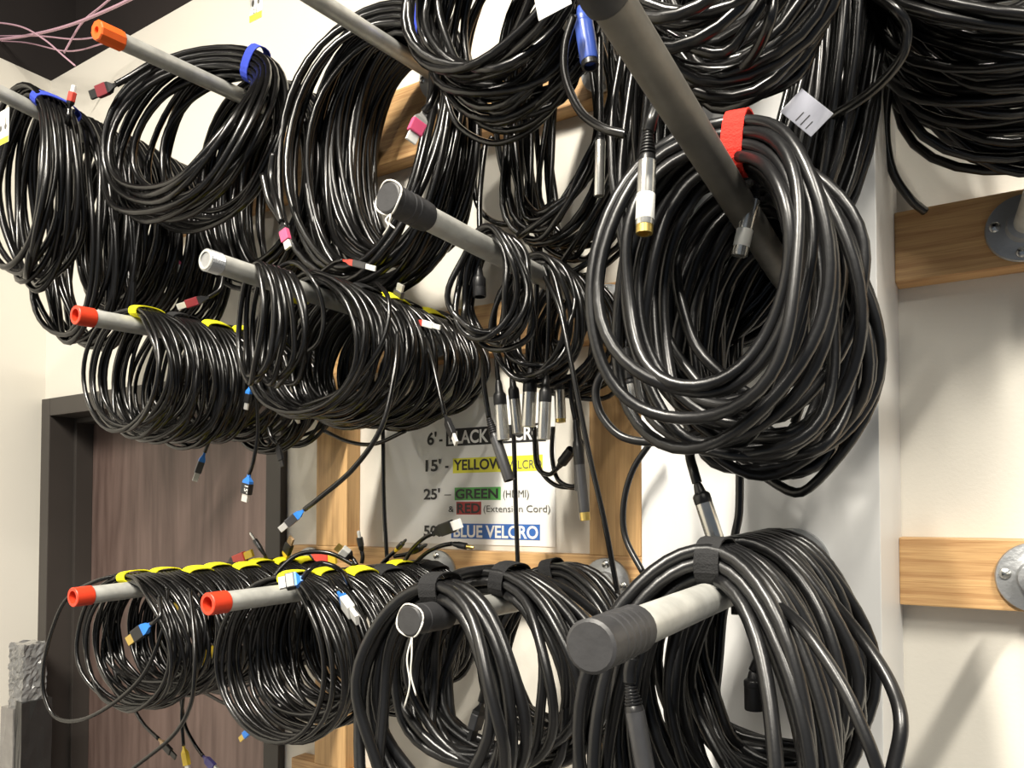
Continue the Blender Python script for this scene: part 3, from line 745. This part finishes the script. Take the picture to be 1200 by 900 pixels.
# ---- top of the pier (M)
coil('M1', 'black cable coil at the top edge in front of the pier', .58, .76, 0.085, 0.36, 20, .0052, 'M', rows=3, strap=None, seed=261, sa=0.15, sb=.08, sx=.02, jit=.008, sides=10, group='coils of the highest pier pipe',
     tails=[dict(p=[(1020, -10, .74), (1050, 12, .74), (1063, 35, .75), (1055, 70, .76), (1020, 108, .78), (970, 140, .80)], r=.0046),
            dict(p=[(905, -10, .62), (902, 25, .62), (885, 62, .64), (862, 88, .66)], r=.0050)])
coil('M2', 'black cable coil at the top edge close against the pier', 0.8, 0.915, 0.095, 0.55, 34, .0050, 'M', rows=3, strap=None, dx=-0.07, seed=262, sa=0.35, sb=.07, sx=.02, jit=.008, group='coils of the highest pier pipe',
     tails=[dict(p=[(742, -10, .86), (735, 50, .86), (733, 100, .86), (740, 150, .86)], r=.0045),
            dict(p=[(722, 0, .9), (716, 60, .9), (722, 120, .9), (730, 160, .9)], r=.0045)])
coil('M3', 'long black cable coil hanging behind the red strapped coil, against the pier', .84, .918, .055, .53, 24, .0050, 'M', rows=4, strap=None, dx=-.085, seed=263, sa=.4, sb=.1, sx=.03, jit=.010, group='coils of the highest pier pipe')
# ---- top right (N)
coil('N1', 'black cable coil in the upper right corner above the wooden board', .80, .93, .135, 0.32, 24, .0056, 'N', rows=3, strap=None, seed=271, sa=0.16, sb=.08, sx=.02, jit=.008, group='coils of the right bay',
     tails=[dict(p=[(1062, 20, .95), (1044, 90, 1.0), (1038, 150, 1.03), (1046, 200, 1.05), (1066, 232, 1.07), (1084, 248, 1.09)], r=.0052)])
coil('N2', 'black cable coil in the upper right corner, nearest the wall', .94, 1.08, .135, 0.33, 26, .0056, 'N', rows=3, strap=None, seed=272, sa=0.2, sb=.08, sx=.02, jit=.008, group='coils of the right bay')

# ------------------------------------------------------------------ the printed sign
SY = WY - 0.0015
SX0, SX1, SZ0, SZ1 = -1.03, -.640, -.0625, .205
def sign():
    n = 16; V = []; Fc = []
    org = Vector(((SX0 + SX1) / 2, SY, CZ + SZ0))
    for j in range(7):
        for i in range(n + 1):
            u = i / n; v = j / 6
            x = SX0 + (SX1 - SX0) * u
            z = SZ0 + (SZ1 - SZ0) * v
            V.append(Vector((x, SY, CZ + z)) - org)
    for j in range(6):
        for i in range(n):
            q = j * (n + 1) + i
            Fc.append((q, q + 1, q + n + 2, q + n + 1))
    root = thing('velcro_sign', 'white printed sign listing cable lengths by velcro colour', 'sign', org)
    mesh_obj('paper', V, Fc, M['paper'], root)
    fr = Matrix(((1, 0, 0, 0), (0, 0, -1, 0), (0, 1, 0, 0), (0, 0, 0, 1)))
    def at(px, py): 
        p = P(px, py, SY) - org
        return p.x, p.z
    def txt(s, x0, x1, yb, yt, m, bold=.026):
        a = at(x0, yb); b = at(x1, yb); c = at((x0 + x1) / 2, yt); d = at((x0 + x1) / 2, yb)
        # text rows run level on the wall
        zb = at((x0 + x1) / 2, yb)[1]
        text_obj(s, root, 'lettering', M[m], b[0] - a[0], fr, (a[0], zb), height=(c[1] - d[1]), bold=bold, loc0=(0, -0.0012, 0))
    def hl(x0, x1, y0, y1, m):
        a = at(x0, (y0 + y1) / 2); b = at(x1, (y0 + y1) / 2); xm = (x0 + x1) / 2
        zt = at(xm, y0)[1]; zb = at(xm, y1)[1]
        mesh_obj('highlight', [(a[0], -.0006, zb), (b[0], -.0006, zb), (b[0], -.0006, zt), (a[0], -.0006, zt)], [(0, 1, 2, 3)], M[m], root, smooth=False)
    txt("6'", 501, 512, 521, 507, 'ink'); txt("-", 515, 519, 520, 508, 'ink')
    hl(523, 640, 499, 520, 'ink'); txt("BLACK VELCRO", 526, 637, 517, 502, 'paper')
    txt("15'", 499, 517, 552, 539, 'ink'); txt("-", 522, 526, 551, 539, 'ink')
    hl(531, 636, 535, 553, 'hl_y'); txt("YELLOW", 532, 590, 550, 538, 'ink'); txt("VELCRO", 595, 635, 549, 539, 'inkgrey', 0)
    txt("25'", 497, 516, 585, 573, 'ink'); txt("\u2013", 521, 529, 584, 573, 'ink', .0)
    hl(533, 587, 571, 586, 'hl_g'); txt("GREEN", 534, 584, 584, 573, 'ink'); txt("(HDMI)", 590, 620, 583, 574, 'inkgrey', 0)
    txt("&", 526, 532, 600, 593, 'ink', 0); hl(535, 564, 588, 603, 'hl_r'); txt("RED", 536, 563, 601, 590, 'ink'); txt("(Extension Cord)", 567, 645, 600, 592, 'inkgrey', 0)
    txt("50'", 497, 515, 628, 616, 'ink'); hl(529, 633, 614, 632, 'hl_b'); txt("BLUE VELCRO", 532, 631, 630, 616, 'paper')
    return root
sign()

# ------------------------------------------------------------------ hanging tags
def card(label, c, wd, hg, rotz=0.0, tilt=0.0, m='card', yellow=True, text=None, lines=False, name='paper_tag'):
    root = thing(name, label, 'tag', c)
    root.rotation_euler = (0, tilt, rotz)
    bm = bmesh.new(); box(bm, (0, 0, 0), (wd, .0008, hg), .0003)
    bm_obj('card', bm, M[m], root)
    y = -.0006
    def rect(x0, x1, z0, z1, mm, nm):
        mesh_obj(nm, [(x0, y, z0), (x1, y, z0), (x1, y, z1), (x0, y, z1)], [(0, 1, 2, 3)], M[mm], root, smooth=False)
    fr = Matrix(((1, 0, 0, 0), (0, 0, -1, 0), (0, 1, 0, 0), (0, 0, 0, 1)))
    if yellow:
        rect(-wd / 2, wd / 2, -hg / 2, -hg * .32, 'hl_y', 'print')
        for sx in (-.22, .22):
            V = []
            for k in range(12):
                q = 2 * math.pi * k / 12
                V.append((sx * wd + math.cos(q) * wd * .11, y, -.02 * hg + math.sin(q) * hg * .09))
            mesh_obj('print', V, [tuple(range(12))], M['inkgrey'], root, smooth=False)
            rect(sx * wd - wd * .025, sx * wd + wd * .025, .05 * hg, .25 * hg, 'inkgrey', 'print')
    if text:
        text_obj(text, root, 'print', M['inkgrey'], wd * .4, fr, (-wd * .2, -hg * .32), height=hg * .14, bold=0, loc0=(0, y - .0003, 0))
    if lines:
        for k, (l0, l1) in enumerate(((-.42, -.05), (-.42, .0), (-.42, -.10))):
            rect(l0 * wd, l1 * wd, hg * (.05 - .16 * k) - .0006, hg * (.05 - .16 * k) + .0006, 'ink', 'print')
    return root
card('white tag with two plug pictures and a yellow band at the left edge', P(4, 149, .66), .040, .062)
card('white tag with yellow print hanging at the top edge above the cables', P(300, 2, .70), .026, .052, text="25'")
card('grey plastic tag tucked between cables on the pier', P(945, 132, .75), .027, .040, rotz=.2, tilt=-.75, m='cardgrey', yellow=False, lines=True, name='plastic_tag')
card('white paper label at the top edge beside the blue plug', P(648, 2, .72), .040, .026, rotz=.1, tilt=-.2, yellow=False, lines=False, name='paper_label')

# ------------------------------------------------------------------ wires under the ceiling
def ceilwire(label, pts, r):
    q = [P(*p) for p in pts]
    o = q[0]
    V, Fc = tube_data([p - o for p in catmull(q, 10)], r, 8)
    ob = mesh_obj('ceiling_wire', V, Fc, M['pinkwire'], None, o)
    tag(ob, label, 'wire', 'wires under the ceiling')
ceilwire('thickest mauve wire sloping up to the right under the dark ceiling', [(-30, 50, 1.0), (30, 42, 1.0), (80, 30, 1.0), (130, 10, 1.0), (175, -12, 1.0)], .0035)
ceilwire('mauve wire rising steeply across the thickest ceiling wire', [(75, 62, 1.02), (95, 28, 1.02), (118, 8, 1.02), (140, -10, 1.02)], .0024)
ceilwire('mauve wire sagging from the left edge down to the wall top', [(-30, 24, .98), (20, 30, .98), (50, 45, .98), (75, 66, .98), (88, 77, .98)], .0022)
ceilwire('thin mauve wire running level below the thickest one', [(-30, 43, 1.04), (40, 42, 1.04), (90, 46, 1.04), (130, 40, 1.04)], .0020)
ceilwire('lowest thin mauve wire beside the wall top in the ceiling corner', [(-20, 48, 1.06), (30, 50, 1.06), (80, 60, 1.06), (125, 50, 1.06)], .0018)

# ------------------------------------------------------------------ wrapped bundle by the door
def wrapped():
    base = Vector((-2.195, 1.055, 0))
    root = thing('wrapped_post', 'tall narrow post wrapped in crinkled clear plastic beside the door', 'bundle', base)
    rr = random.Random(5)
    def crinkle(name, lo, hi, m, amp, nz, nn=6):
        lo = Vector(lo); hi = Vector(hi)
        V = []; Fc = []
        per = []
        for k in range(4):
            cs = [(lo.x, lo.y), (hi.x, lo.y), (hi.x, hi.y), (lo.x, hi.y)]
            a_, b_ = cs[k], cs[(k + 1) % 4]
            for q in range(nn): per.append((a_[0] + (b_[0] - a_[0]) * q / nn, a_[1] + (b_[1] - a_[1]) * q / nn))
        m_ = len(per)
        for j in range(nz + 1):
            z = lo.z + (hi.z - lo.z) * j / nz
            for (x, y) in per:
                V.append(Vector((x + rr.uniform(-amp, amp), y + rr.uniform(-amp, amp), z + rr.uniform(-amp, amp))))
        for j in range(nz):
            for k in range(m_):
                k2 = (k + 1) % m_
                Fc.append((j * m_ + k, j * m_ + k2, (j + 1) * m_ + k2, (j + 1) * m_ + k))
        Fc.append(tuple(nz * m_ + k for k in range(m_)))
        return mesh_obj(name, V, Fc, M[m], root, smooth=False)
    zt = P(35, 757, 1.03).z; zm = P(30, 832, 1.03).z
    crinkle('plastic_wrap', (-.045, -.03, zm - .02), (.032, .03, zt), 'wrap', .0032, 22, 8)
    crinkle('board_bundle', (-.062, -.04, 0), (.004, .04, zm), 'wrapgrey', .0015, 24, 4)
    crinkle('dark_sheet', (.004, -.036, 0), (.040, .04, zm + .02), 'wrapdark', .0015, 24, 4)
M['wrap'] = mat('clear_crinkled_wrap', (0.16, 0.16, 0.16), 0.12, noise=0.8, nscale=60, coat=0.8)
M['wrapgrey'] = mat('grey_film', (0.20, 0.19, 0.18), 0.25, noise=0.5, nscale=25, coat=0.5)
M['wrapdark'] = mat('dark_film', (0.02, 0.02, 0.02), 0.25, noise=0.4, nscale=25, coat=0.5)
wrapped()
